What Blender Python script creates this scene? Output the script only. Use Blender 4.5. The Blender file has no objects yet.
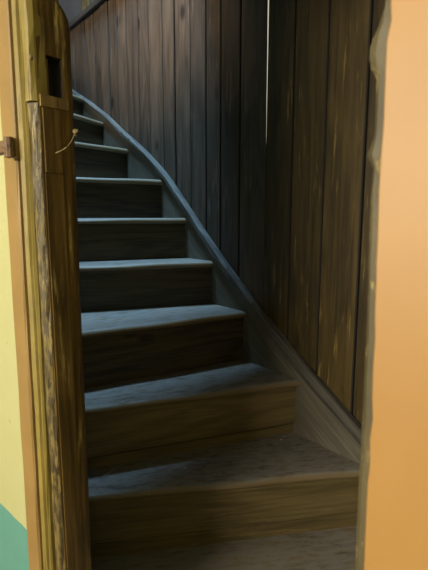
import bpy, bmesh, math, random
from mathutils import Vector, Matrix
random.seed(11)

# ------------------------------------------------------------------ camera
E = 1.20                 # eye height above the room floor
F = 440.0                # focal length in pixels of the 428 x 570 frame
PITCH = math.atan((285 - 218) / F)
S = bpy.context.scene
COL = S.collection
cam_d = bpy.data.cameras.new('camera'); cam = bpy.data.objects.new('camera', cam_d); COL.objects.link(cam)
cam_d.sensor_fit = 'VERTICAL'; cam_d.sensor_height = 24.0; cam_d.lens = 24.0 * F / 570.0
cam_d.clip_start = 0.02; cam_d.clip_end = 60
cam.location = (0, 0, E); cam.rotation_euler = (math.pi / 2 - PITCH, 0, 0)
cam_d.dof.use_dof = True; cam_d.dof.focus_distance = 1.75; cam_d.dof.aperture_fstop = 6.5
S.camera = cam
S.view_settings.view_transform = 'Standard'; S.view_settings.look = 'None'
S.view_settings.gamma = 1.0; S.view_settings.use_curve_mapping = False
S.view_settings.exposure = 0.0
S.cycles.use_denoising = True
S.cycles.max_bounces = 8; S.cycles.diffuse_bounces = 5

# ------------------------------------------------------------------ daylight
wld = bpy.data.worlds.new('daylight'); S.world = wld; wld.use_nodes = True
wld.node_tree.nodes['Background'].inputs[0].default_value = (1.0, 0.92, 0.66, 1)
wld.node_tree.nodes['Background'].inputs[1].default_value = 0.6

# plan frame of the doorway wall: a runs along the wall towards the right jamb, b runs away from the room
A0 = Vector((-0.371, 0.85, 0)); DA = Vector((0.743, -0.669, 0)).normalized(); DB = Vector((-DA.y, DA.x, 0))
def D(a, b, z): return A0 + DA * a + DB * b + Vector((0, 0, z))

def area(name, loc, target, sx, sy, power, color):
    l = bpy.data.lights.new(name, 'AREA'); l.shape = 'RECTANGLE'; l.size = sx; l.size_y = sy
    l.energy = power; l.color = color
    o = bpy.data.objects.new(name, l); COL.objects.link(o); o.location = loc
    o.rotation_euler = (Vector(target) - Vector(loc)).to_track_quat('-Z', 'Y').to_euler()
    return o
# daylight entering by the room window and by the roof light; the warm upper lamp is added
ROOM_WIN = (0.0, -2.55)      # a, b of the room window centre
area('room_window_light', D(ROOM_WIN[0], -2.50, 1.60), D(ROOM_WIN[0], 0, 1.15), 1.6, 1.1, 125, (1.0, 0.91, 0.72))
SKY = (-1.25, -0.80, 0.45, 0.95)   # a0, a1, b0, b1 of the roof light over the stairs
area('roof_light', D((SKY[0] + SKY[1]) / 2, (SKY[2] + SKY[3]) / 2, E + 3.22), D((SKY[0] + SKY[1]) / 2, (SKY[2] + SKY[3]) / 2, 0), 0.43, 0.48, 190, (0.38, 0.68, 1.0)).rotation_euler = (0, 0, math.atan2(DA.y, DA.x))
area('added_upper_fill', D(-1.2, -1.52, E + 2.12), D(-0.6, 1.0, E + 0.9), 0.9, 0.7, 125, (1.0, 0.76, 0.48))  # added warm fill for the plank tops; no window stands here

# ------------------------------------------------------------------ pixel helpers
cp, sp = math.cos(PITCH), math.sin(PITCH)
def ray(px, py):
    u = (px - 214) / F; v = -(py - 285) / F
    return Vector((u, cp + v * sp, -sp + v * cp))
def at_z(px, py, zrel):
    d = ray(px, py); return d * (zrel / d.z) + Vector((0, 0, E))
def at_plane(px, py, p0, n):
    d = ray(px, py); o = Vector((0, 0, E))
    return o + d * ((p0 - o).dot(n) / d.dot(n))

# ------------------------------------------------------------------ mesh helpers
def link(name, me, mat, parent=None, M=Matrix.Identity(4)):
    o = bpy.data.objects.new(name, me); COL.objects.link(o)
    if mat and not me.materials: me.materials.append(mat)
    if parent:
        o.parent = parent; o.matrix_basis = Matrix.Translation(-parent.location) @ M
    else: o.matrix_basis = M
    return o
def frame(origin, ex, up=Vector((0, 0, 1))):
    ex = ex.normalized(); ez = (up - ex * up.dot(ex)).normalized(); ey = ez.cross(ex)
    return Matrix.Translation(origin) @ Matrix((ex, ey, ez)).transposed().to_4x4()
def world_mesh(name, verts, faces, mat, parent=None, M=Matrix.Identity(4), smooth=False):
    inv = M.inverted()
    me = bpy.data.meshes.new(name)
    me.from_pydata([tuple(inv @ Vector(v)) for v in verts], [], faces)
    bm = bmesh.new(); bm.from_mesh(me)
    bmesh.ops.recalc_face_normals(bm, faces=bm.faces[:]); bm.to_mesh(me); bm.free()
    if smooth:
        for p in me.polygons: p.use_smooth = True
    return link(name, me, mat, parent, M)
def box_mesh(name, x0, x1, y0, y1, z0, z1, bev=0.0):
    bm = bmesh.new(); bmesh.ops.create_cube(bm, size=1)
    for v in bm.verts:
        v.co = Vector((x0 if v.co.x < 0 else x1, y0 if v.co.y < 0 else y1, z0 if v.co.z < 0 else z1))
    if bev: bmesh.ops.bevel(bm, geom=bm.edges[:], offset=bev, segments=1, affect='EDGES')
    me = bpy.data.meshes.new(name); bm.to_mesh(me); bm.free(); return me
def grid_faces(nu, nv, closed_u=False):
    f = []
    for i in range(nu if closed_u else nu - 1):
        for j in range(nv - 1):
            a, b = i * nv, ((i + 1) % nu) * nv
            f.append((a + j, b + j, b + j + 1, a + j + 1))
    return f
def loft(sections, cap=True):
    """sections: list of closed rings of equal length -> verts, faces"""
    n = len(sections[0]); v = [p for s in sections for p in s]; f = []
    for i in range(len(sections) - 1):
        for j in range(n):
            k = (j + 1) % n
            f.append((i * n + j, i * n + k, (i + 1) * n + k, (i + 1) * n + j))
    if cap:
        f.append(tuple(range(n))); f.append(tuple(range((len(sections) - 1) * n, len(sections) * n)))
    return v, f
def empty(name, loc, label=None, cat=None, kind=None):
    o = bpy.data.objects.new(name, None); COL.objects.link(o); o.location = loc; o.empty_display_size = 0.1
    if label: o['label'] = label
    if cat: o['category'] = cat
    if kind: o['kind'] = kind
    return o
def tag(o, label=None, cat=None, group=None, kind=None):
    for k, v in (('label', label), ('category', cat), ('group', group), ('kind', kind)):
        if v: o[k] = v
    return o
def interp(tab, x):
    if x <= tab[0][0]: return tab[0][1]
    for (x0, y0), (x1, y1) in zip(tab, tab[1:]):
        if x <= x1: return y0 + (y1 - y0) * (x - x0) / (x1 - x0)
    return tab[-1][1]

# ------------------------------------------------------------------ materials
class NT:
    def __init__(s, name):
        s.m = bpy.data.materials.new(name); s.m.use_nodes = True; s.t = s.m.node_tree
        s.b = s.t.nodes['Principled BSDF']
    def n(s, typ, **kw):
        nd = s.t.nodes.new(typ)
        for k, v in kw.items():
            if k in ('operation', 'data_type', 'blend_type', 'noise_dimensions', 'feature', 'voronoi_dimensions', 'interpolation_type', 'clamp'): setattr(nd, k, v)
        return nd
    def l(s, a, b): s.t.links.new(a, b)
    def math(s, op, a, b=None, clamp=False):
        nd = s.t.nodes.new('ShaderNodeMath'); nd.operation = op; nd.use_clamp = clamp
        for i, v in enumerate((a, b)):
            if v is None: continue
            if isinstance(v, (int, float)): nd.inputs[i].default_value = v
            else: s.l(v, nd.inputs[i])
        return nd.outputs[0]
    def step(s, v, lo, hi):
        nd = s.t.nodes.new('ShaderNodeMapRange'); nd.interpolation_type = 'SMOOTHSTEP'
        s.l(v, nd.inputs[0]); nd.inputs[1].default_value = lo; nd.inputs[2].default_value = hi
        return nd.outputs[0]
    def mix(s, fac, a, b, blend='MIX'):
        nd = s.t.nodes.new('ShaderNodeMix'); nd.data_type = 'RGBA'; nd.blend_type = blend
        if isinstance(fac, (int, float)): nd.inputs[0].default_value = fac
        else: s.l(fac, nd.inputs[0])
        for i, v in ((6, a), (7, b)):
            if isinstance(v, tuple): nd.inputs[i].default_value = (*v[:3], 1)
            else: s.l(v, nd.inputs[i])
        return nd.outputs[2]
    def coords(s, scale):
        tc = s.t.nodes.new('ShaderNodeTexCoord'); mp = s.t.nodes.new('ShaderNodeMapping')
        s.l(tc.outputs['Object'], mp.inputs[0]); mp.inputs['Scale'].default_value = scale
        return mp.outputs[0]
    def rnd(s, k=37.0):
        oi = s.t.nodes.new('ShaderNodeObjectInfo'); return s.math('MULTIPLY', oi.outputs['Random'], k)
    def noise(s, vec, scale, detail=5, rough=0.55, dist=0.0, w=None):
        nd = s.t.nodes.new('ShaderNodeTexNoise')
        if w is not None: nd.noise_dimensions = '4D'; s.l(w, nd.inputs['W'])
        s.l(vec, nd.inputs['Vector']); nd.inputs['Scale'].default_value = scale
        nd.inputs['Detail'].default_value = detail; nd.inputs['Roughness'].default_value = rough
        nd.inputs['Distortion'].default_value = dist
        return nd.outputs[0]
    def bump(s, h, strength=0.3, dist=0.004):
        nd = s.t.nodes.new('ShaderNodeBump'); nd.inputs['Strength'].default_value = strength
        nd.inputs['Distance'].default_value = dist; s.l(h, nd.inputs['Height']); s.l(nd.outputs[0], s.b.inputs['Normal'])
    def out(s, col, rough=0.7):
        if isinstance(col, tuple): s.b.inputs['Base Color'].default_value = (*col, 1)
        else: s.l(col, s.b.inputs['Base Color'])
        if isinstance(rough, (int, float)): s.b.inputs['Roughness'].default_value = rough
        else: s.l(rough, s.b.inputs['Roughness'])
        return s.m

def wood(name, dark, light, axis='X', knots=0.5, grain=1.0, rough=0.62, dust=None, dust_amt=0.6, worn=None, streak=None, vary=0.25, fsc=110):
    """weathered softwood; axis = grain direction in the object's own frame.
    dust: grey dust lying on upward faces; worn: bare wood along the local y = 0 edge; streak: pale scuffs"""
    t = NT(name); w = t.rnd()
    def sc(al, ac): return (al, ac, ac) if axis == 'X' else (ac, ac, al)
    fine = t.noise(t.coords(sc(fsc / 28, fsc)), 1.0, 6, 0.7, 0.2, w)
    ringn = t.noise(t.coords(sc(0.7, 5.0)), 1.0, 2, 0.4, 0.3, w)
    ring = t.math('SINE', t.math('MULTIPLY', ringn, 70.0))
    ring = t.math('MULTIPLY_ADD', ring, 0.5); t.t.nodes[-1].inputs[2].default_value = 0.5
    blot = t.noise(t.coords(sc(2.0, 6.0)), 1.0, 4, 0.6, 0.0, w)
    g = t.math('ADD', t.math('MULTIPLY', fine, 0.95 * grain), t.math('MULTIPLY', ring, 0.13 * grain))
    g = t.math('ADD', g, t.math('MULTIPLY', blot, 0.32))
    g = t.step(g, 0.48, 0.90)
    col = t.mix(g, dark, light)
    # board to board variation
    oi = t.t.nodes.new('ShaderNodeObjectInfo')
    hsv = t.t.nodes.new('ShaderNodeHueSaturation'); t.l(col, hsv.inputs['Color'])
    vv = t.math('MULTIPLY_ADD', oi.outputs['Random'], vary * 2); t.t.nodes[-1].inputs[2].default_value = 1 - vary
    t.l(vv, hsv.inputs['Value']); col = hsv.outputs[0]
    if knots:
        vo = t.t.nodes.new('ShaderNodeTexVoronoi'); vo.voronoi_dimensions = '4D'; t.l(w, vo.inputs['W'])
        t.l(t.coords(sc(4.5, 9.0)), vo.inputs['Vector']); vo.inputs['Scale'].default_value = 1.0
        k = t.step(vo.outputs['Distance'], 0.24, 0.11)
        col = t.mix(t.math('MULTIPLY', k, knots), col, (dark[0] * .3, dark[1] * .3, dark[2] * .3))
    if streak:
        s1 = t.noise(t.coords(sc(5, 60)), 1.0, 5, 0.7, 0.3, w)
        s2 = t.noise(t.coords(sc(2.5, 8)), 1.0, 3, 0.6, 0.0, w)
        f = t.math('MULTIPLY', t.step(s1, 0.54, 0.66), t.step(s2, 0.42, 0.60))
        col = t.mix(t.math('MULTIPLY', f, streak[1]), col, streak[0])
    if worn:
        tc = t.t.nodes.new('ShaderNodeTexCoord'); sx = t.t.nodes.new('ShaderNodeSeparateXYZ'); t.l(tc.outputs['Object'], sx.inputs[0])
        nn = t.noise(t.coords((9, 30, 30)), 1.0, 5, 0.7)
        lim = t.math('MULTIPLY', nn, 0.040)
        e = t.math('SUBTRACT', lim, sx.outputs['Y'])
        col = t.mix(t.math('MULTIPLY', t.step(e, -0.001, 0.010), worn[1]), col, worn[0])
    if dust:
        geo = t.t.nodes.new('ShaderNodeNewGeometry'); sx = t.t.nodes.new('ShaderNodeSeparateXYZ'); t.l(geo.outputs['Normal'], sx.inputs[0])
        dn = t.noise(t.coords((18, 60, 60)), 1.0, 7, 0.72, 0.0, w)
        f = t.math('MULTIPLY', t.step(sx.outputs['Z'], 0.5, 0.95), t.step(dn, 0.34, 0.56))
        col = t.mix(t.math('MULTIPLY', f, dust_amt), col, dust)
    t.bump(t.math('ADD', fine, t.math('MULTIPLY', blot, 0.5)), 0.45, 0.003)
    return t.out(col, rough)

def paint(name, col, patch=None, patch_lo=0.6, patch_hi=0.63, rough=0.55, var=0.12, stretch=(6, 6, 6), pscale=1.0, spots=None):
    t = NT(name)
    n1 = t.noise(t.coords((5, 5, 5)), 1.0, 5, 0.6)
    c = t.mix(t.step(n1, 0.3, 0.7), tuple(x * (1 - var) for x in col), tuple(min(1, x * (1 + var)) for x in col))
    h = n1
    if spots:
        s = t.noise(t.coords((42, 42, 42)), 1.0, 2, 0.5)
        c = t.mix(t.step(s, 0.715, 0.75), c, spots)
    if patch:
        p = t.noise(t.coords(stretch), pscale, 7, 0.68, 0.25)
        f = t.step(p, patch_lo, patch_hi)
        p2 = t.noise(t.coords((60, 60, 6)), 1.0, 4, 0.6)
        pc = t.mix(p2, tuple(x * 0.45 for x in patch), tuple(x * 1.5 for x in patch))
        c = t.mix(f, c, pc)
        h = t.math('SUBTRACT', n1, f)
    t.bump(h, 0.35, 0.003)
    return t.out(c, rough)

def dado_paint():
    """yellow limewash above, teal dado below, scuffed along the joint"""
    t = NT('yellow_and_teal_wall_paint')
    tc = t.t.nodes.new('ShaderNodeTexCoord'); sx = t.t.nodes.new('ShaderNodeSeparateXYZ'); t.l(tc.outputs['Object'], sx.inputs[0])
    n1 = t.noise(t.coords((9, 9, 9)), 1.0, 5, 0.6)
    y = t.mix(n1, (0.35, 0.345, 0.155), (0.39, 0.385, 0.20))
    g = t.mix(n1, (0.07, 0.215, 0.18), (0.10, 0.27, 0.23))
    edge = t.math('MULTIPLY_ADD', n1, 0.012); t.t.nodes[-1].inputs[2].default_value = DADO_Z - 0.006
    c = t.mix(t.step(t.math('SUBTRACT', sx.outputs['Z'], edge), -0.001, 0.001), g, y)
    n2 = t.noise(t.coords((26, 26, 18)), 1.0, 6, 0.7, 0.6)
    c = t.mix(t.step(n2, 0.66, 0.68), c, (0.20, 0.16, 0.08))
    t.bump(t.math('ADD', n1, t.math('MULTIPLY', n2, 0.3)), 0.3, 0.004)
    return t.out(c, 0.7)

DADO_Z = at_plane(25, 528, A0 + Vector((0, 0, E)), DB).z
M_TREAD = wood('dusty_tread_wood', (0.070, 0.050, 0.028), (0.20, 0.150, 0.090), 'X', 0.35, 1.0, 0.55,
               dust=(0.24, 0.24, 0.23), dust_amt=0.7, worn=((0.22, 0.165, 0.085), 0.75))
M_RISER_SHADE = wood('shaded_upper_riser_wood', (0.018, 0.013, 0.006), (0.085, 0.062, 0.027), 'X', 0.8, 1.0, 0.6, streak=((0.16, 0.12, 0.06), 0.35))  # upper risers: their shade is darkened into the wood colour
M_PINE_LIT = wood('lit_yellowed_riser_pine', (0.080, 0.059, 0.023), (0.165, 0.122, 0.048), 'X', 0.9, 1.0, 0.55, streak=((0.34, 0.26, 0.12), 0.4))  # yellowed pine, lightened for the room light on the lowest risers
M_STRING = wood('grey_brown_string_wood', (0.11, 0.096, 0.07), (0.21, 0.19, 0.145), 'X', 0.5, 0.8, 0.7)
M_CAP = wood('rubbed_grey_cap_wood', (0.032, 0.029, 0.025), (0.13, 0.12, 0.10), 'X', 0.4, 1.0, 0.75)
M_PLANK = wood('weathered_grey_brown_plank', (0.048, 0.034, 0.024), (0.112, 0.080, 0.055), 'Z', 0.95, 1.0, 0.5, vary=0.42, streak=((0.26, 0.20, 0.15), 0.45), fsc=75)
M_PLANK2 = wood('dark_olive_brown_plank', (0.034, 0.022, 0.006), (0.088, 0.058, 0.016), 'Z', 0.95, 1.0, 0.5, vary=0.2, streak=((0.32, 0.22, 0.07), 0.7), fsc=75)
M_RAIL = wood('dark_rail_wood', (0.012, 0.010, 0.008), (0.03, 0.026, 0.022), 'X', 0.2)
M_POST = wood('brown_post_wood', (0.045, 0.027, 0.007), (0.165, 0.100, 0.027), 'Z', 0.4, 1.0, 0.4, streak=((0.52, 0.39, 0.14), 0.9), vary=0.05)
M_RECESS = wood('raw_brown_recess_wood', (0.10, 0.06, 0.02), (0.24, 0.16, 0.05), 'Z', 0.2, vary=0.05)
M_OLIVE = paint('worn_mustard_olive_paint', (0.20, 0.15, 0.032), (0.075, 0.05, 0.017), 0.56, 0.68, 0.5, 0.25, (50, 50, 4))
M_PEEL = paint('peeling_mustard_paint', (0.165, 0.12, 0.034), (0.055, 0.038, 0.015), 0.44, 0.54, 0.5, 0.3, (170, 170, 30))
M_ORANGE = paint('orange_casing_paint', (0.315, 0.168, 0.047), None, rough=0.5, var=0.05, spots=(0.30, 0.18, 0.07))
M_SOIL = paint('soiled_orange_paint', (0.23, 0.14, 0.043), (0.20, 0.115, 0.04), 0.60, 0.70, 0.55, 0.12, (14, 14, 5))
M_EDGE = paint('bare_worn_edge', (0.070, 0.056, 0.024), (0.26, 0.20, 0.09), 0.54, 0.62, 0.6, 0.4, (60, 60, 20))
M_IRON = paint('rusty_iron', (0.13, 0.075, 0.035), (0.05, 0.03, 0.02), 0.5, 0.6, 0.7, 0.3, (60, 60, 60))
M_WALL = dado_paint()
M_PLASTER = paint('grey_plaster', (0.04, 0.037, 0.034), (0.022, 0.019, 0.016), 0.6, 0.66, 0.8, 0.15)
M_WHITE = paint('old_white_paint', (0.62, 0.60, 0.52), None, rough=0.6)
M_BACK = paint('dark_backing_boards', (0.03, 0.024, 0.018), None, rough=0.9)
M_FLOOR = wood('floorboard_wood', (0.10, 0.07, 0.04), (0.25, 0.18, 0.10), 'X', 0.3)
M_CORD = paint('frayed_cord_fibre', (0.26, 0.21, 0.10), None, rough=0.9)
M_CRUMB = paint('pale_plaster_crumb', (0.62, 0.60, 0.54), None, rough=0.9)
M_STRAW = paint('pale_dry_straw', (0.50, 0.45, 0.32), None, rough=0.8)

# ------------------------------------------------------------------ stair geometry from the photograph
H = 0.20
ZT = {0: -1.085, 1: -0.855, 2: -0.628, 3: -0.405, 4: -0.20}
def zt(k): return ZT.get(k, (k - 5) * H)      # tread heights relative to the eye; the lowest risers are a little taller
NL = {1: (90, 496), 2: (87, 408), 3: (83, 331), 4: (80, 265), 6: (77, 177), 7: (75, 140), 8: (74, 113)}
NR = {2: (305, 379), 3: (245, 312), 4: (212, 261.5), 6: (160, 179.5), 7: (130, 149), 8: (106, 122), 9: (84, 98)}
raw = {k: at_z(*p, zt(k)) for k, p in NR.items()}
mx = sum(p.x for p in raw.values()) / len(raw); my = sum(p.y for p in raw.values()) / len(raw)
sxx = sum((p.x - mx) ** 2 for p in raw.values()); sxy = sum((p.x - mx) * (p.y - my) for p in raw.values())
WD = Vector((-1, -sxy / sxx, 0)).normalized()                 # along the wall, uphill
WN = Vector((WD.y, -WD.x, 0))                                 # out of the stairwell
if WN.y < 0: WN = -WN
W0 = Vector((mx, my, 0))
def W(s, q, z): return W0 + WD * s + WN * q + Vector((0, 0, z))
def w_s(p): return (Vector((p.x, p.y, 0)) - W0).dot(WD)
def w_px(px, py, q=0.0): return at_plane(px, py, W0 + WN * q, WN)
sR = {k: w_s(p) for k, p in raw.items()}
sR[5] = (sR[4] + sR[6]) / 2
sR[1] = sR[2] - 0.42; sR[10] = sR[9] + 0.26; sR[11] = sR[10] + 0.24
R = {k: W(s, 0, 0) for k, s in sR.items()}
ANG = {}
for k in NL:
    l = at_z(*NL[k], zt(k))
    if k == 1:
        r = at_z(357, 471, zt(1)); ANG[1] = math.atan2(r.y - l.y, r.x - l.x)
        # where the first nosing line meets the string
        dv = Vector((math.cos(ANG[1]), math.sin(ANG[1]), 0)); p = Vector((l.x, l.y, 0))
        tt = (W0 - p).dot(WN) / dv.dot(WN); R[1] = p + dv * tt; sR[1] = w_s(R[1])
    else:
        ANG[k] = math.atan2(R[k].y - l.y, R[k].x - l.x)
for k, d_ in ((4, 18), (5, 22), (6, 27), (7, 50)): ANG[k] = math.radians(d_)
ANG[9] = math.radians(69); ANG[10] = math.radians(78); ANG[11] = math.radians(88)
print('ANG', {k: round(math.degrees(v)) for k, v in sorted(ANG.items())})
print('R', {k: (round(v.x, 2), round(v.y, 2)) for k, v in sorted(R.items())})
B_IN = 0.058                                                   # back face of the doorway wall = inner side of the stair
def nosing(k):
    d = Vector((math.cos(ANG[k]), math.sin(ANG[k]), 0)); r = R[k]
    t = ((r - A0).dot(DB) - B_IN) / d.dot(DB)
    return r - d * t, r + d * 0.010, d                          # inner end, wall end (a little into the string), direction
NOSE = {k: nosing(k) for k in ANG}
TH = 0.027; SET0, SET1 = 0.005, 0.022      # the riser stands back further under the nosing at the wall end
def riser_line(k):
    I, Rr, d = NOSE[k]; n = Vector((-d.y, d.x, 0))
    return I + n * SET0, Rr + n * SET1

# ------------------------------------------------------------------ plank wall of the stairwell
TOP = w_px(72, 25, 0.02).z
print('TOP rel', TOP - E)
PQ = 0.018                                                     # planks stand this far behind the string face
seam_px = [72, 83, 92, 99, 107, 115, 125, 137, 148, 162, 174, 190, 206, 221, 241, 268.5, 296, 330, 372]
seam = [w_s(w_px(x, 0, PQ)) for x in seam_px]
gap_s = seam[15]
while seam[0] < 2.5: seam.insert(0, seam[0] + 0.115)
while seam[-1] > -1.75: seam.append(seam[-1] - 0.135)
seam[0] = 2.5
Z0 = -0.02
# boarding behind the planks, open along the daylight gap
wall_right = empty('wall_right', W(0, PQ + 0.03, 0), kind='structure')
tag(wall_right, 'tall partition of weathered vertical planks beside the stairs')
for s0, s1 in ((2.5, gap_s + 0.10), (gap_s - 0.004, -1.8)):
    v = [W(s, q, z) for s in (s0, s1) for q in (PQ + 0.024, PQ + 0.05) for z in (Z0, TOP)]
    world_mesh('backing_board', v, [(0, 1, 3, 2), (4, 5, 7, 6), (0, 1, 5, 4), (2, 3, 7, 6), (0, 2, 6, 4), (1, 3, 7, 5)], M_BACK, wall_right)
zb = E - 0.62; 
for i in range(len(seam) - 1):
    s0, s1 = seam[i], seam[i + 1]                               # s0 > s1 : s0 is the far side
    right = s1 < gap_s - 1e-6 and s0 <= gap_s + 1e-6
    g = 0.0020
    q = PQ + random.uniform(-0.003, 0.003) if not (abs(s1 - gap_s) < 1e-6 or abs(s0 - gap_s) < 1e-6) else PQ
    ms = (s0 + s1) / 2
    zbot = Z0
    c = 0.0035
    ring = []
    secs = []
    far, near = abs(s1 - gap_s) < 1e-6, abs(s0 - gap_s) < 1e-6          # the planks either side of the daylight gap
    zz = [zbot, TOP]
    if far: zz = [zbot, E + 0.20, E + 0.27, E + 0.33, E + 0.40, E + 0.47, E + 0.52, E + 0.60, E + 0.66, E + 0.72, TOP]
    if near: zz = [zbot, E + 0.20, TOP]
    for z in zz:
        k_ = max(0.0, (z - E - 0.20) / (TOP - E - 0.20))
        a, b = s0 - g, s1 + g
        if near: a = s0 - 0.004 * k_
        if far: b = s1 + 0.007 * k_ + (random.uniform(-.0012, .0012) if 0 < k_ < 1 else 0)
        secs.append([W(a, q + 0.022, z), W(a, q + c, z), W(a - c, q, z), W(b + c, q, z), W(b, q + c, z), W(b, q + 0.022, z)])
        if near: secs[-1][1] = W(a, PQ + 0.001, z); secs[-1][2] = W(a - .001, PQ, z)
        if far: secs[-1][3] = W(b + .001, PQ, z); secs[-1][4] = W(b, PQ + 0.001, z); secs[-1][5] = W(b + 0.035, q + 0.022, z)
    v, f = loft(secs)
    po = world_mesh('plank', v, f, M_PLANK2 if right else M_PLANK, wall_right, frame(W(ms, q, 0), WD))
    po.data.materials.append(M_BACK)                            # soot and dirt in the joints
    for p_ in po.data.polygons[:6 * (len(secs) - 1)]:
        if p_.index % 6 in (0, 1, 3, 4): p_.material_index = 1

# horizontal rail along the head of the planks, plaster and a post above it
v, f = loft([[W(s, PQ - 0.022, TOP - 0.030), W(s, PQ - 0.026, TOP - 0.026), W(s, PQ - 0.026, TOP + 0.002), W(s, PQ - 0.022, TOP + 0.006), W(s, PQ + 0.05, TOP + 0.006), W(s, PQ + 0.05, TOP + .001), W(s, PQ - 0.005, TOP + .001), W(s, PQ - 0.005, TOP - 0.03)] for s in (2.5, -1.8)])
tag(world_mesh('trim_1', v, f, M_RAIL, None, frame(W(0, PQ, TOP), WD)), 'dark horizontal rail along the head of the plank partition', kind='structure')
ATT = E + 3.2
v = [W(s, q, z) for s in (2.9, -1.8) for q in (0.10, 0.16) for z in (TOP - 0.05, ATT)]
BOX = [(0, 1, 3, 2), (4, 5, 7, 6), (0, 1, 5, 4), (2, 3, 7, 6), (0, 2, 6, 4), (1, 3, 7, 5)]
tag(world_mesh('wall_back', v, BOX, M_PLASTER), 'grey plaster wall above the plank partition', kind='structure')
sp0 = w_s(w_px(84, 3, 0.06))
v = [W(s, q, z) for s in (sp0 + 0.02, sp0 - 0.02) for q in (0.055, 0.10) for z in (TOP + 0.007, ATT)]
tag(world_mesh('wall_post', v, BOX, M_POST, None, frame(W(sp0, 0.08, TOP + 0.02), WD)), 'thin brown upright standing on the rail above the planks', 'post')

# ------------------------------------------------------------------ the staircase
stair = empty('staircase', Vector((NOSE[1][0] + R[1]) / 2) + Vector((0, 0, 0)),
              'steep old wooden staircase with worn dusty treads winding up behind the doorway', 'staircase')
def make_tread(k):
    I, Rr, d = NOSE[k]; I2, R2, d2 = NOSE[k + 1]
    nrm = Vector((-d.y, d.x, 0)); n2 = Vector((-d2.y, d2.x, 0))
    I2, R2 = riser_line(k + 1); I2 = I2 + n2 * 0.012; R2 = R2 + n2 * 0.012
    z = E + zt(k)
    secs = []; NU = 18
    rng = random.Random(k * 7)
    ph = [rng.uniform(0, 6.28) for _ in range(4)]
    for i in range(NU + 1):
        u = i / NU
        f0 = I.lerp(Rr, u); b0 = I2.lerp(R2, u)
        wob = 0.0022 * math.sin(5 * u * 3 + ph[0]) + 0.0016 * math.sin(17 * u + ph[1]) + rng.uniform(-1, 1) * 0.0009
        dip = -0.005 * math.exp(-((u - 0.52) / 0.22) ** 2) + 0.0010 * math.sin(21 * u + ph[2])
        def P(y, dz, base=f0): return base + nrm * (y + wob) + Vector((0, 0, z + dz))
        secs.append([P(0.010, -TH), P(0.003, -TH + 0.003), P(0.0, -TH + 0.009), P(0.001, -0.010 + dip), P(0.005, -0.0035 + dip), P(0.013, dip), P(0.05, dip * 0.6),
                     b0 + Vector((0, 0, z)), b0 + Vector((0, 0, z - TH))])
    v, f = loft(secs)
    o = world_mesh('tread', v, f, M_TREAD, stair, frame(I.lerp(Rr, 0.5) + Vector((0, 0, z)), d))
    for p in o.data.polygons: p.use_smooth = len(p.vertices) == 4
    md = o.modifiers.new('edge', 'EDGE_SPLIT'); md.split_angle = math.radians(50)
    return o
def make_riser(k):
    I, Rr = riser_line(k)
    z1 = E + zt(k) - TH + 0.001; z0 = E + zt(k - 1) - 0.002
    L = (Rr - I).length
    Mx = frame(I + Vector((0, 0, z0)), Rr - I)
    hh = z1 - z0
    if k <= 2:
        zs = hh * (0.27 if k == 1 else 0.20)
        link('riser', box_mesh('riser', 0, L, 0, 0.02, zs + 0.003, hh, 0.0015), M_PINE_LIT, stair, Mx)
        link('riser', box_mesh('riser', 0, L, 0.006, 0.02, 0, zs - 0.003, 0.0015), M_PINE_LIT, stair, Mx)
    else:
        link('riser', box_mesh('riser', 0, L, 0, 0.02, 0, hh, 0.0015), M_RISER_SHADE, stair, Mx)
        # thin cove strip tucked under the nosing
        link('cove_strip', box_mesh('cove_strip', 0, L, -0.004, 0.0, hh - 0.012, hh - 0.001, 0.001), M_RISER_SHADE, stair, Mx)
for k in range(1, 11): make_tread(k)
for k in range(1, 12): make_riser(k)
ap_guess = 0.10
# bottom step: broad winder reaching to the doorway
d1 = NOSE[1][2]; n1 = Vector((-d1.y, d1.x, 0)); z = E + zt(0)
pl = [riser_line(1)[0] + n1 * .012, riser_line(1)[1] + n1 * .012, W(-1.44, 0.0, 0), D(1.0, B_IN, 0), D(0.685, B_IN, 0), D(0.685, 0.02, 0), D(ap_guess, 0.02, 0), D(ap_guess, B_IN, 0)]
v = [p + Vector((0, 0, z)) for p in pl] + [p + Vector((0, 0, z - 0.03)) for p in pl]; n = len(pl)
world_mesh('tread', v, [tuple(range(n)), tuple(range(n, 2 * n))] + [(i, (i + 1) % n, n + (i + 1) % n, n + i) for i in range(n)], M_TREAD, stair, frame(D(0.3, 0.06, z), d1))
# upper landing
I, Rr, d = NOSE[11]; z = E + 6 * H
pl = [I, Rr, W(2.3, 0.0, 0), D(-3.15, B_IN + .002, 0)]
v = [p + Vector((0, 0, z)) for p in pl] + [p + Vector((0, 0, z - 0.035)) for p in pl]; n = 4
world_mesh('landing', v, [(0, 1, 2, 3), (4, 5, 6, 7)] + [(i, (i + 1) % n, n + (i + 1) % n, n + i) for i in range(n)], M_TREAD, stair, frame(I + Vector((0, 0, z)), d))

# string board against the planks, with its rubbed cap
cap_up = [(73, 92), (86, 99), (107, 114), (123, 130), (143, 147), (163.5, 169), (178.6, 190), (195.3, 216), (210.5, 239), (227, 263), (243, 284), (260, 309), (288, 341), (309, 367), (340, 402), (362, 428)]
cap_lo = [(73, 95), (86, 103), (106, 120), (121, 137), (135, 147.5), (148, 160.5), (161, 176.5), (175.6, 199), (191, 223), (206, 247.5), (221, 271.5), (233, 290), (256, 321), (274, 345), (302, 380), (330, 412), (359, 446)]
CO = -0.015                                                    # the cap stands out from the string face
def curve_tab(px, q):
    t = []
    for x, y in px:
        p = w_px(x, y, q); t.append((w_s(p), p.z))
    t.sort(); return t
up = curve_tab(cap_up, 0.008); lo = curve_tab(cap_lo, CO)
def smooth_tab(tab, ss):
    r = [sum(interp(tab, s + o) * w for o, w in ((-.08, 1), (-.04, 2), (0, 3), (.04, 2), (.08, 1))) / 9 for s in ss]
    return r
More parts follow.
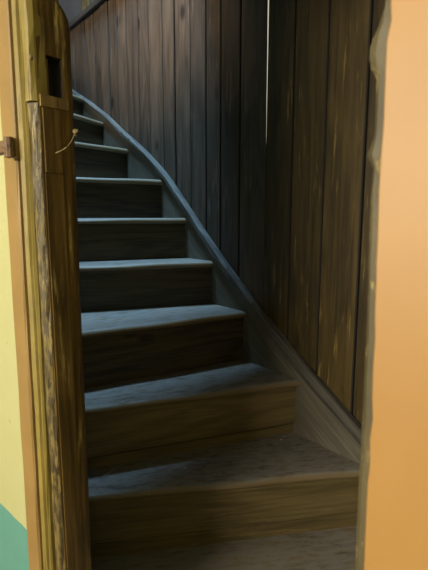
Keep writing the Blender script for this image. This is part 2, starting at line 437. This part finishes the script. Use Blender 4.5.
s_lo, s_hi = max(up[0][0], lo[0][0]), min(up[-1][0], lo[-1][0])
NS = 40
ss = [s_lo + (s_hi - s_lo) * i / NS for i in range(NS + 1)]
def extend(tab):                                               # carry the ends on at their slope
    (a0, b0), (a1, b1) = tab[0], tab[3]; m = (b1 - b0) / (a1 - a0)
    (c0, e0), (c1, e1) = tab[-3], tab[-1]; m2 = (e1 - e0) / (c1 - c0)
    return [(a0 - 0.9, b0 - 0.9 * m)] + tab + [(c1 + 0.5, e1 + 0.5 * m2)]
up, lo = extend(up), extend(lo)
ss = [s_lo - 0.55 + (s_hi + 0.40 - s_lo + 0.55) * i / 64 for i in range(65)]
zu, zl = smooth_tab(up, ss), smooth_tab(lo, ss)
for i in range(len(ss)):
    if zu[i] - zl[i] < 0.022: zu[i] = zl[i] + 0.022
mid = len(ss) // 2
ex = (W(ss[-1], 0, zl[-1]) - W(ss[0], 0, zl[0]))
v, f = loft([[W(s, 0, zz - 0.0), W(s, 0.014, zz), W(s, 0.014, max(zz - 0.62, 0.0)), W(s, 0, max(zz - 0.62, 0.0))] for s, zz in zip(ss, [(a + b) / 2 for a, b in zip(zu, zl)])])
world_mesh('string_board', v, f, M_STRING, stair, frame(W(ss[mid], 0, zl[mid] - 0.1), ex))
secs = []
for i, s in enumerate(ss):
    a, b = zl[i], zu[i]; c = 0.005; wb = 0.0012 * math.sin(i * 1.7) + random.uniform(-.0008, .0008)
    secs.append([W(s, 0.0, a), W(s, CO + c + wb, a), W(s, CO + wb, a + c), W(s, CO + wb, max(a + c, b - c - 0.006)), W(s, CO + c + wb, b - 0.005), W(s, 0.0, b - 0.001), W(s, 0.014, b)])
v, f = loft(secs)
o = world_mesh('string_cap', v, f, M_CAP, stair, frame(W(ss[mid], CO, zl[mid]), ex))
tag(o, 'rubbed grey capping along the top of the string board')
for p in o.data.polygons: p.use_smooth = True
o.modifiers.new('edge', 'EDGE_SPLIT').split_angle = math.radians(40)
# nail heads in the cap
def disc(name, r, h, seg=8):
    bm = bmesh.new(); bmesh.ops.create_cone(bm, cap_ends=True, segments=seg, radius1=r, radius2=r * 0.8, depth=h)
    me = bpy.data.meshes.new(name); bm.to_mesh(me); bm.free(); return me
nail_me = disc('nail', 0.0045, 0.004)
for px, py in ((253, 304), (257, 315), (227, 268), (129, 139), (122, 133)):
    p = w_px(px, py, CO); link('nail', nail_me, M_IRON, stair, frame(p, WD) @ Matrix.Rotation(math.pi / 2, 4, 'X'))

# ------------------------------------------------------------------ door frame
fr = empty('door_frame', D(0.34, 0.0, 0),
           'old door frame with orange painted casings and worn brown latch post', 'door frame')
def a_of(px, b, py=218):
    p = at_plane(px, py, D(0, b, E), DB); return (p - A0).dot(DA)
def b_of(px, a, py=218):
    p = at_plane(px, py, D(a, 0, E), DA); return (p - A0).dot(DB)
HEAD = E + 0.72
def upright(name, plan, z0, z1, mat, nz=2, jit=0.0, parent=fr, seed=0, lean=0.0):
    """closed plan polygon [(a,b)...] run from z0 to z1"""
    rng = random.Random(seed + 3)
    secs = []
    for i in range(nz):
        z = z0 + (z1 - z0) * i / (nz - 1)
        secs.append([D(a + lean * (z - E) + rng.uniform(-jit, jit), b + rng.uniform(-jit, jit), z) for a, b in plan])
    v, f = loft(secs)
    ca = sum(p[0] for p in plan) / len(plan); cb = sum(p[1] for p in plan) / len(plan)
    return world_mesh(name, v, f, mat, parent, frame(D(ca, cb, z0), DA))
zf = 0.0
# left side, seen obliquely
aw = a_of(6.6, -0.022); ao = a_of(19.3, -0.022); am = a_of(32, -0.010)
ap = a_of(43.5, 0.0)
upright('casing', [(aw, 0.0), (aw, -0.018), (aw + .004, -0.022), (ao - .003, -0.022), (ao, -0.019), (ao, 0.0)], zf, HEAD + 0.07, M_SOIL, 24, 0.0007, lean=0.016)
c = (am - ao)
upright('moulding', [(ao + .0005, 0.01), (ao + .0005, -0.014), (ao + .004, -0.016), (ao + c * .55, -0.013), (ao + c * .68, -0.006), (ao + c * .8, -0.010), (am - .002, -0.010), (am, -0.006), (am, 0.01)], zf, HEAD, M_OLIVE, 24, 0.0008, lean=0.014)
z_sp = at_plane(38, 101, D(ap, 0, E), DB).z
upright('bead_strip', [(am + .001, 0.02), (am + .001, -0.006), (am + .004, -0.010), (ap - .007, -0.010), (ap - .003, -0.007), (ap, 0.001), (ap, 0.02)], z_sp + .001, HEAD, M_OLIVE, 14, 0.0008)
bs = upright('bead_strip', [(am + .001, 0.02), (am + .001, -0.003), (am + .004, -0.006), (ap - .010, -0.006), (ap - .005, -0.002), (ap - .001, 0.003), (ap - .001, 0.02)], zf, z_sp - .001, M_PEEL, 40, 0.0014)
tag(bs, 'peeling dark lower length of the bead')
print('frame a', aw, ao, am, ap)
# latch post: the brown reveal with a lock recess; its back edge is worn away towards the top
post_edge = [(0, 60), (6, 64.5), (12, 68.5), (20, 72), (30, 73.5), (60, 74.5), (140, 78), (218, 81), (330, 85), (450, 90), (570, 95)]
pb0 = 0.004
rows = [r for r, _ in post_edge]
def post_pt(px, py): 
    p = at_plane(px, py, D(ap, 0, E), DA); return (p - A0).dot(DB), p.z
tabz = sorted((post_pt(x, y)[1], post_pt(x, y)[0]) for y, x in post_edge)
rb0, rz1 = post_pt(40, 53); rb1, _ = post_pt(61, 53); _, rz0 = post_pt(46, 95)
print('recess', rb0, rb1, rz0 - E, rz1 - E, tabz)
zs = sorted({zf, *[t[0] for t in tabz], rz0, rz1, HEAD})
zs = [z_ for i, z_ in enumerate(zs) if i == 0 or z_ - zs[i - 1] > 1e-4]
dep = 0.035
verts = []; faces = []
def V(a, b, z_): verts.append(D(a, b, z_)); return len(verts) - 1
rng = random.Random(5)
ring_idx = []
for z_ in zs:
    be = interp(tabz, z_); cut = min(0.012, be - pb0 - 0.005)
    ring_idx.append([V(ap - 0.055, pb0, z_), V(ap, pb0, z_), V(ap, rb0, z_), V(ap, rb1, z_), V(ap, be - 0.016, z_), V(ap - 0.003, be - 0.007, z_), V(ap - 0.010, be - 0.001, z_), V(ap - 0.02, be, z_), V(ap - 0.055, be, z_)])
n = 9
for i in range(len(zs) - 1):
    for j in range(n):
        if j == 2 and zs[i] >= rz0 - 1e-5 and zs[i + 1] <= rz1 + 1e-5: continue
        k = (j + 1) % n
        faces.append((ring_idx[i][j], ring_idx[i][k], ring_idx[i + 1][k], ring_idx[i + 1][j]))
faces.append(tuple(ring_idx[0])); faces.append(tuple(ring_idx[-1]))
world_mesh('latch_post', verts, faces, M_POST, fr, frame(D(ap, 0.04, zf), DA))
# lining of the recess (five inner faces) and the worn blocks around it
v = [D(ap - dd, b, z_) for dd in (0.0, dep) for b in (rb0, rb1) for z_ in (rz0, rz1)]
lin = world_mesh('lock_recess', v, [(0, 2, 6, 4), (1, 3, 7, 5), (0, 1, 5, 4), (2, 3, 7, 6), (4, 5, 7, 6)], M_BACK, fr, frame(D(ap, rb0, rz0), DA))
bl = (rb1 - rb0)
def patch(name, b0, b1, z0, z1, out, mat, a_base=None):
    v = [D(a, b, z_) for a in (ap - 0.006, ap + out) for b in (b0, b1) for z_ in (z0, z1)]
    return world_mesh(name, v, BOX, mat, fr, frame(D(ap, (b0 + b1) / 2, z0), DA))
v = [D(a, b, z_) for a in (ap - dep, ap - 0.006) for b in (rb0 + bl * 0.12, rb0 + bl * 0.42) for z_ in (rz0, rz1 - 0.004)]
world_mesh('recess_cheek', v, BOX, M_RECESS, fr, frame(D(ap, rb0, rz0), DA))
patch('recess_sill', pb0 + 0.001, rb1 + 0.008, rz0 - 0.020, rz0 - 0.001, 0.004, M_RECESS)
# long board below the recess, a thin split board in front of it

tb0, _ = post_pt(46, 218); tb1, _ = post_pt(70, 218)
zj = post_pt(48, 173)[1]
patch('post_face_board', tb0 + 0.004, tb1 - 0.012, zj + 0.001, rz0 - 0.022, 0.0035, M_POST)
patch('post_face_board', tb0 + 0.003, tb1 - 0.010, zf, zj - 0.001, 0.0020, M_POST)
# cross crack line where two lengths of the board meet
# rusty pintle at the left casing
p = at_plane(12, 146, D(0, -0.022, E), DB); az = (p - A0).dot(DA)
v, f = loft([[D(az + da, -0.022 - q, p.z + dz) for q, dz in ((0, -.012), (.010, -.010), (.013, 0), (.010, .010), (0, .012))] for da in (-0.075, -0.02, 0.004)])
pin = world_mesh('hinge_strap', v, f, M_IRON, fr, frame(p, DA)); tag(pin, 'rusty iron strap end')
cyl = bmesh.new(); bmesh.ops.create_cone(cyl, cap_ends=True, segments=10, radius1=0.009, radius2=0.008, depth=0.034)
me = bpy.data.meshes.new('hinge_pin'); cyl.to_mesh(me); cyl.free()
link('hinge_pin', me, M_IRON, fr, Matrix.Translation(D(az + 0.008, -0.031, p.z - 0.004)))
for dx, dz in ((-.012, -.016), (0.012, -.022)):
    link('nail', nail_me, M_IRON, fr, frame(D(az + dx, -0.0235, p.z + dz), DA) @ Matrix.Rotation(math.pi / 2, 4, 'X'))
# nails and hook on the mustard moulding
for px, py in ((31, 57), (14, 150)):
    q = at_plane(px, py, D(0, -0.011, E), DB); link('nail', nail_me, M_IRON, fr, frame(q, DA) @ Matrix.Rotation(math.pi / 2, 4, 'X'))

# right side, close to the lens
edge = [(-40, 386, 390), (0, 385, 388.8), (12, 381, 389), (20, 378.5, 389.5), (31, 372.8, 387), (42, 370, 385), (52, 369.3, 384.5), (64, 371.3, 384), (71, 375, 383.6), (76, 376.6, 383.5),
        (100, 375.4, 382.5), (118, 374.8, 382), (135, 373.5, 381), (146, 369.5, 380), (153, 366.8, 379.4), (160, 369.5, 379), (168, 372.8, 378.5), (190, 370.8, 377.2), (215, 369.8, 376.5), (240, 369.3, 375.8),
        (262, 367.8, 374.6), (285, 367.8, 374.4), (310, 367, 373.2), (340, 366.3, 373.3), (365, 364.6, 371.5), (400, 363, 370.4), (419, 362, 371.2), (440, 360.5, 368.2), (462, 360.4, 368.6), (485, 358.4, 366), (520, 356.6, 364.4), (566, 354.7, 362.6), (640, 351.5, 360)]
zc = {}
AR = 0.16
cl, cr, rw = [], [], []
zlist = []
for y, l_, r_ in edge:
    pr = at_plane(r_, y, D(0, -0.022, E), DB); pl_ = at_plane(l_, y, D(0, -0.016, E), DB)
    zlist.append((pr.z, (pr - A0).dot(DA), (pl_ - A0).dot(DA)))
zlist.sort()
zlist = [(0.0, zlist[0][1], zlist[0][2])] + zlist + [(HEAD, zlist[-1][1], zlist[-1][2])]
aR = min(t[2] for t in zlist)
secs = []
for z_, a_r, a_l in zlist:
    secs.append([D(a_r, -0.0, z_), D(a_r, -0.019, z_), D(a_r + 0.002, -0.022, z_), D(a_r + AR, -0.022, z_), D(a_r + AR, 0.0, z_)])
v, f = loft(secs); world_mesh('casing', v, f, M_ORANGE, fr, frame(D(zlist[3][1], -0.02, 0), DA))
secs = []
for z_, a_r, a_l in zlist:
    secs.append([D(a_r + 0.0005, 0.0, z_), D(a_r + .0005, -0.0195, z_), D((a_r + a_l) / 2, -0.0205, z_), D(a_l, -0.015, z_), D(a_l + 0.001, -0.008, z_), D(a_l + 0.004, 0.0, z_)])
v, f = loft(secs); o = world_mesh('worn_edge', v, f, M_EDGE, fr, frame(D(zlist[3][2], -0.01, 0), DA))
tag(o, 'bare chipped edge of the orange casing')
aJ = max(t[1] for t in zlist) + 0.004
upright('jamb_lining', [(aJ, 0.001), (aJ, B_IN), (aJ + 0.03, B_IN), (aJ + 0.03, 0.001)], zf, HEAD, M_POST)
# head of the frame
v = [D(a, b, z_) for a in (ap - 0.05, aJ + 0.03) for b in (0.0, B_IN) for z_ in (HEAD, HEAD + 0.03)]
world_mesh('head_lining', v, BOX, M_OLIVE, fr, frame(D(0.3, 0, HEAD), DA))
v = [D(a, b, z_) for a in (aw, aJ + AR) for b in (-0.0225, 0.0) for z_ in (HEAD + 0.07, HEAD + 0.14)]
world_mesh('head_casing', v, BOX, M_ORANGE, fr, frame(D(0.3, 0, HEAD), DA))
v = [D(a, b, z_) for a in (ap - .001, aJ) for b in (-0.02, 0.018) for z_ in (0.0, E + zt(0))]
world_mesh('threshold', v, BOX, M_FLOOR, fr, frame(D(0.3, 0, 0), DA))

# ------------------------------------------------------------------ cord caught on the post
def tube(pts, r, seg=6):
    secs = []
    for i, p in enumerate(pts):
        t = (pts[min(i + 1, len(pts) - 1)] - pts[max(i - 1, 0)]).normalized()
        x = t.orthogonal().normalized(); y = t.cross(x)
        rr = r if isinstance(r, (int, float)) else r[i]
        secs.append([p + (x * math.cos(2 * math.pi * j / seg) + y * math.sin(2 * math.pi * j / seg)) * rr for j in range(seg)])
    return loft(secs)
cpx = [(56, 153), (59, 151.5), (62.5, 150), (65.5, 148), (68.5, 145.5), (71, 142), (73, 138), (74.6, 134.5), (75.5, 131.5)]
pts = []
for i, (x, y) in enumerate(cpx):
    out = 0.006 + 0.012 * math.sin(math.pi * i / 8)
    pts.append(at_plane(x, y, D(ap + out, 0, E), DA))
cord = empty('cord', pts[0], 'frayed pale cord curling off the brown latch post', 'cord')
v, f = tube(pts, 0.0009); world_mesh('strand', v, f, M_CORD, cord, Matrix.Translation(pts[0]), True)
kb = bmesh.new(); bmesh.ops.create_icosphere(kb, subdivisions=2, radius=0.0045)
rng = random.Random(3)
for vv in kb.verts: vv.co *= rng.uniform(0.8, 1.25)
me = bpy.data.meshes.new('knot'); kb.to_mesh(me); kb.free()
link('knot', me, M_CORD, cord, Matrix.Translation(pts[-1]))
for dx, dy in ((2.2, -2.5), (2.6, 1.4), (0.5, 4.5), (-1.6, -1.8)):
    q = at_plane(cpx[-1][0] + dx, cpx[-1][1] + dy, D(ap + 0.007, 0, E), DA)
    v, f = tube([pts[-1], (pts[-1] + q) / 2 + Vector((0, 0, .001)), q], [0.0011, 0.0008, 0.0004], 5)
    world_mesh('frayed_end', v, f, M_CORD, cord, Matrix.Translation(pts[0]))

# ------------------------------------------------------------------ litter on the treads
def on_tread(px, py, k): return at_z(px, py, zt(k))
def crumb_mesh(seed, r):
    bm = bmesh.new(); bmesh.ops.create_icosphere(bm, subdivisions=1, radius=r); rg = random.Random(seed)
    for vv in bm.verts: vv.co = Vector((vv.co.x * rg.uniform(.6, 1.4), vv.co.y * rg.uniform(.6, 1.4), max(-r * .45, vv.co.z * rg.uniform(.5, .9))))
    me = bpy.data.meshes.new('plaster_crumb'); bm.to_mesh(me); bm.free(); return me
crumbs = [(203, 365.5, 2, .0035, 'plaster crumb at the back of the second visible tread, near its middle'),
          (209, 363.6, 2, .0028, 'smaller plaster crumb right of the one by the third riser'),
          (284, 436.5, 1, .0035, 'plaster crumb on the lowest tread by the string board'),
          (281, 439.5, 1, .0028, 'tiny plaster crumb just in front of the one by the string'),
          (123, 402, 2, .0028, 'plaster crumb near the left end of the second visible tread'),
          (185, 468, 1, .0028, 'plaster crumb halfway along the lowest visible tread'),
          (149, 488, 1, .0024, 'plaster crumb near the left front of the lowest tread'),
          (254, 373, 2, .0040, 'plaster crumb at the right end of the second visible tread')]
for i, (x, y, k, r, lab) in enumerate(crumbs):
    p = on_tread(x, y, k)
    me = crumb_mesh(i, r); o = link('plaster_crumb', me, M_CRUMB, None, Matrix.Translation(p + Vector((0, 0, r * .45 - 0.001))))
    tag(o, lab, 'crumb', 'plaster crumbs on the treads')
def straw(pxs, k, lab, r=0.0012):
    ps = [on_tread(x, y, k) + Vector((0, 0, 0.0012 + hgt)) for x, y, hgt in pxs]
    v, f = tube(ps, r, 5); o = world_mesh('straw', v, f, M_STRAW, None, Matrix.Translation(ps[0]))
    tag(o, lab, 'straw', 'bits of straw on the lowest tread')
straw([(103, 475.5, 0), (107, 475, .001), (110, 474.6, 0)], 1, 'short bit of dry straw at the left back of lowest tread')
straw([(107, 473, 0), (111, 473.5, .004), (115, 470.5, .010)], 1, 'bent bit of dry straw sticking up from lowest tread')
straw([(96, 490, 0), (99, 488.5, .001), (102, 489.5, 0)], 1, 'curled bit of dry straw at the left front of lowest tread')

# ------------------------------------------------------------------ the room on this side of the doorway and the shell around the stairs
def slab(name, corners, z0, z1, mat, label, M=None, parent=None):
    n = len(corners)
    v = [Vector((c.x, c.y, z0)) for c in corners] + [Vector((c.x, c.y, z1)) for c in corners]
    f = [tuple(range(n)), tuple(range(n, 2 * n))] + [(i, (i + 1) % n, n + (i + 1) % n, n + i) for i in range(n)]
    o = world_mesh(name, v, f, mat, parent, M or Matrix.Identity(4))
    if not parent: tag(o, label, kind='structure')
    return o
def ab(a0, a1, b0, b1): return [D(a0, b0, 0), D(a1, b0, 0), D(a1, b1, 0), D(a0, b1, 0)]
CEI = E + 1.25
LA, RA, BB = -1.7, 2.0, -2.6
FZ = Matrix.Translation(D(0, 0, 0))
fl = frame(D(0, -1, 0), DA)
slab('wall_front_left', ab(-3.2, ap - 0.057, 0.0, B_IN), 0.0, CEI, M_WALL, 'yellow painted wall with teal dado left of the doorway', FZ)
slab('wall_front_right', ab(aJ + 0.031, RA, 0.0, B_IN), 0.0, CEI, M_WALL, 'yellow painted wall right of the doorway', FZ)
slab('wall_front_upper', ab(ap - 0.057, aJ + 0.031, 0.0, B_IN), HEAD + 0.03, CEI, M_WALL, 'yellow painted wall above the doorway', FZ)
fo = empty('floor', D(0, -1, 0), kind='structure'); tag(fo, 'boarded floor of the room before the doorway')
bw = -BB / 16; nb = 16
me = box_mesh('floor_board', LA, RA, 0.001, bw - 0.001, -0.03, 0.0, 0.002)
for i in range(nb):
    b0 = BB + i * bw
    link('floor_board', me, M_FLOOR, fo, frame(D(0, b0, 0), DA))
slab('floor_base', ab(LA, RA, BB, 0.0), -0.06, -0.031, M_BACK, 'dark underfloor below the boards')
slab('floor_stair', ab(-3.2, RA, 0.0, 2.2), -0.06, -0.02, M_BACK, 'dark floor underneath the staircase')
slab('wall_left', ab(LA - 0.08, LA, BB, 0.0), 0, CEI, M_WALL, 'yellow painted side wall of the room', FZ)
slab('wall_room_right', ab(RA, RA + 0.08, BB, B_IN), 0, CEI, M_WALL, 'yellow painted right side wall of the room', FZ)
slab('wall_stair_right', [D(1.02, B_IN, 0), W(-1.45, PQ - .003, 0), W(-1.45, PQ - .003, 0) + DA * .06, D(1.08, B_IN, 0)], 0, ATT, M_PLANK2, 'dark boarded end wall of the stairwell')
# rear wall with its window
wa, wz0, wz1, ww = ROOM_WIN[0], 1.05, 2.15, 0.8
slab('wall_rear_a', ab(LA, wa - ww, BB - 0.1, BB), 0, CEI, M_WALL, 'yellow rear wall left of the window', FZ)
slab('wall_rear_b', ab(wa + ww, RA, BB - 0.1, BB), 0, CEI, M_WALL, 'yellow rear wall right of the window', FZ)
slab('wall_rear_sill', ab(wa - ww, wa + ww, BB - 0.1, BB), 0, wz0, M_WALL, 'yellow rear wall under the window', FZ)
slab('wall_rear_head', ab(wa - ww, wa + ww, BB - 0.1, BB), wz1, CEI, M_WALL, 'yellow rear wall above the window', FZ)
def window(name, P, label):
    """P(u, w, z): u across, w depth; white frame with one mullion and a transom"""
    w_ = empty(name, P(0, 0, 0), kind='structure'); w_['label'] = label
    return w_
win = window('window_1', lambda u, w, z: D(wa + u, BB - 0.05 + w, wz0 + z), 'white framed window in the rear wall of the room')
for (a0, a1, z0, z1) in ((-ww, -ww + .05, 0, 1.1), (ww - .05, ww, 0, 1.1), (-.02, .02, 0.05, 1.05), (-ww + .05, ww - .05, 0, .05), (-ww + .05, ww - .05, 1.05, 1.1)):
    slab('window_bar', ab(wa + a0, wa + a1, BB - 0.07, BB - 0.03), wz0 + z0, wz0 + z1, M_WHITE, '', None, win)
slab('ceiling', ab(LA - .08, RA + .08, BB - 0.1, B_IN), CEI, CEI + 0.06, M_WHITE, 'pale ceiling of the room before the doorway')
# upper storey shell
slab('wall_upper_left', ab(-3.26, -3.2, -1.6, 2.4), 0, ATT, M_PLASTER, 'grey plaster end wall of the stairwell')
win2 = window('window_2', lambda u, w, z: D(-1.65, 0.6, ATT), 'white framed roof light over the stairs')
a0, a1, b0, b1 = SKY
for q in ((a0 - .04, a0, b0 - .04, b1 + .04), (a1, a1 + .04, b0 - .04, b1 + .04), (a0, a1, b0 - .04, b0), (a0, a1, b1, b1 + .04), ((a0 + a1) / 2 - .015, (a0 + a1) / 2 + .015, b0, b1)):
    slab('window_bar', ab(*q), ATT + .055, ATT + .095, M_WHITE, '', None, win2)
slab('wall_upper_front', ab(-3.26, RA, -1.66, -1.6), CEI, ATT, M_PLASTER, 'grey plaster wall across the upper storey')
slab('wall_upper_right', ab(1.9, 1.96, -1.6, 2.4), CEI, ATT, M_PLASTER, 'grey plaster wall at the far side of the upper storey')
slab('floor_upper', ab(-3.2, LA - 0.09, -1.6, 0.0), CEI, CEI + 0.06, M_FLOOR, 'boarded floor of the upper storey')
for nm, q in (('ceiling_upper', (-3.26, SKY[0], -1.66, 3.0)), ('ceiling_upper_right', (SKY[1], RA, -1.66, 3.0)), ('ceiling_upper_front', (SKY[0], SKY[1], -1.66, SKY[2])), ('ceiling_upper_back', (SKY[0], SKY[1], SKY[3], 3.0))):
    slab(nm, ab(*q), ATT, ATT + 0.05, M_PLASTER, 'grey ceiling around the roof light above the stairs')
# unseen cover added to keep the roof light off the lowest steps
slab('stair_light_cover', [D(-0.80, B_IN + .002, 0), D(1.0, B_IN + .002, 0), W(-1.40, -0.04, 0), W(w_s(D(-0.70, 0.97, 0)), -0.04, 0)], CEI + 0.06, CEI + 0.10, M_FLOOR, 'added cover shading the lowest steps from the roof light')
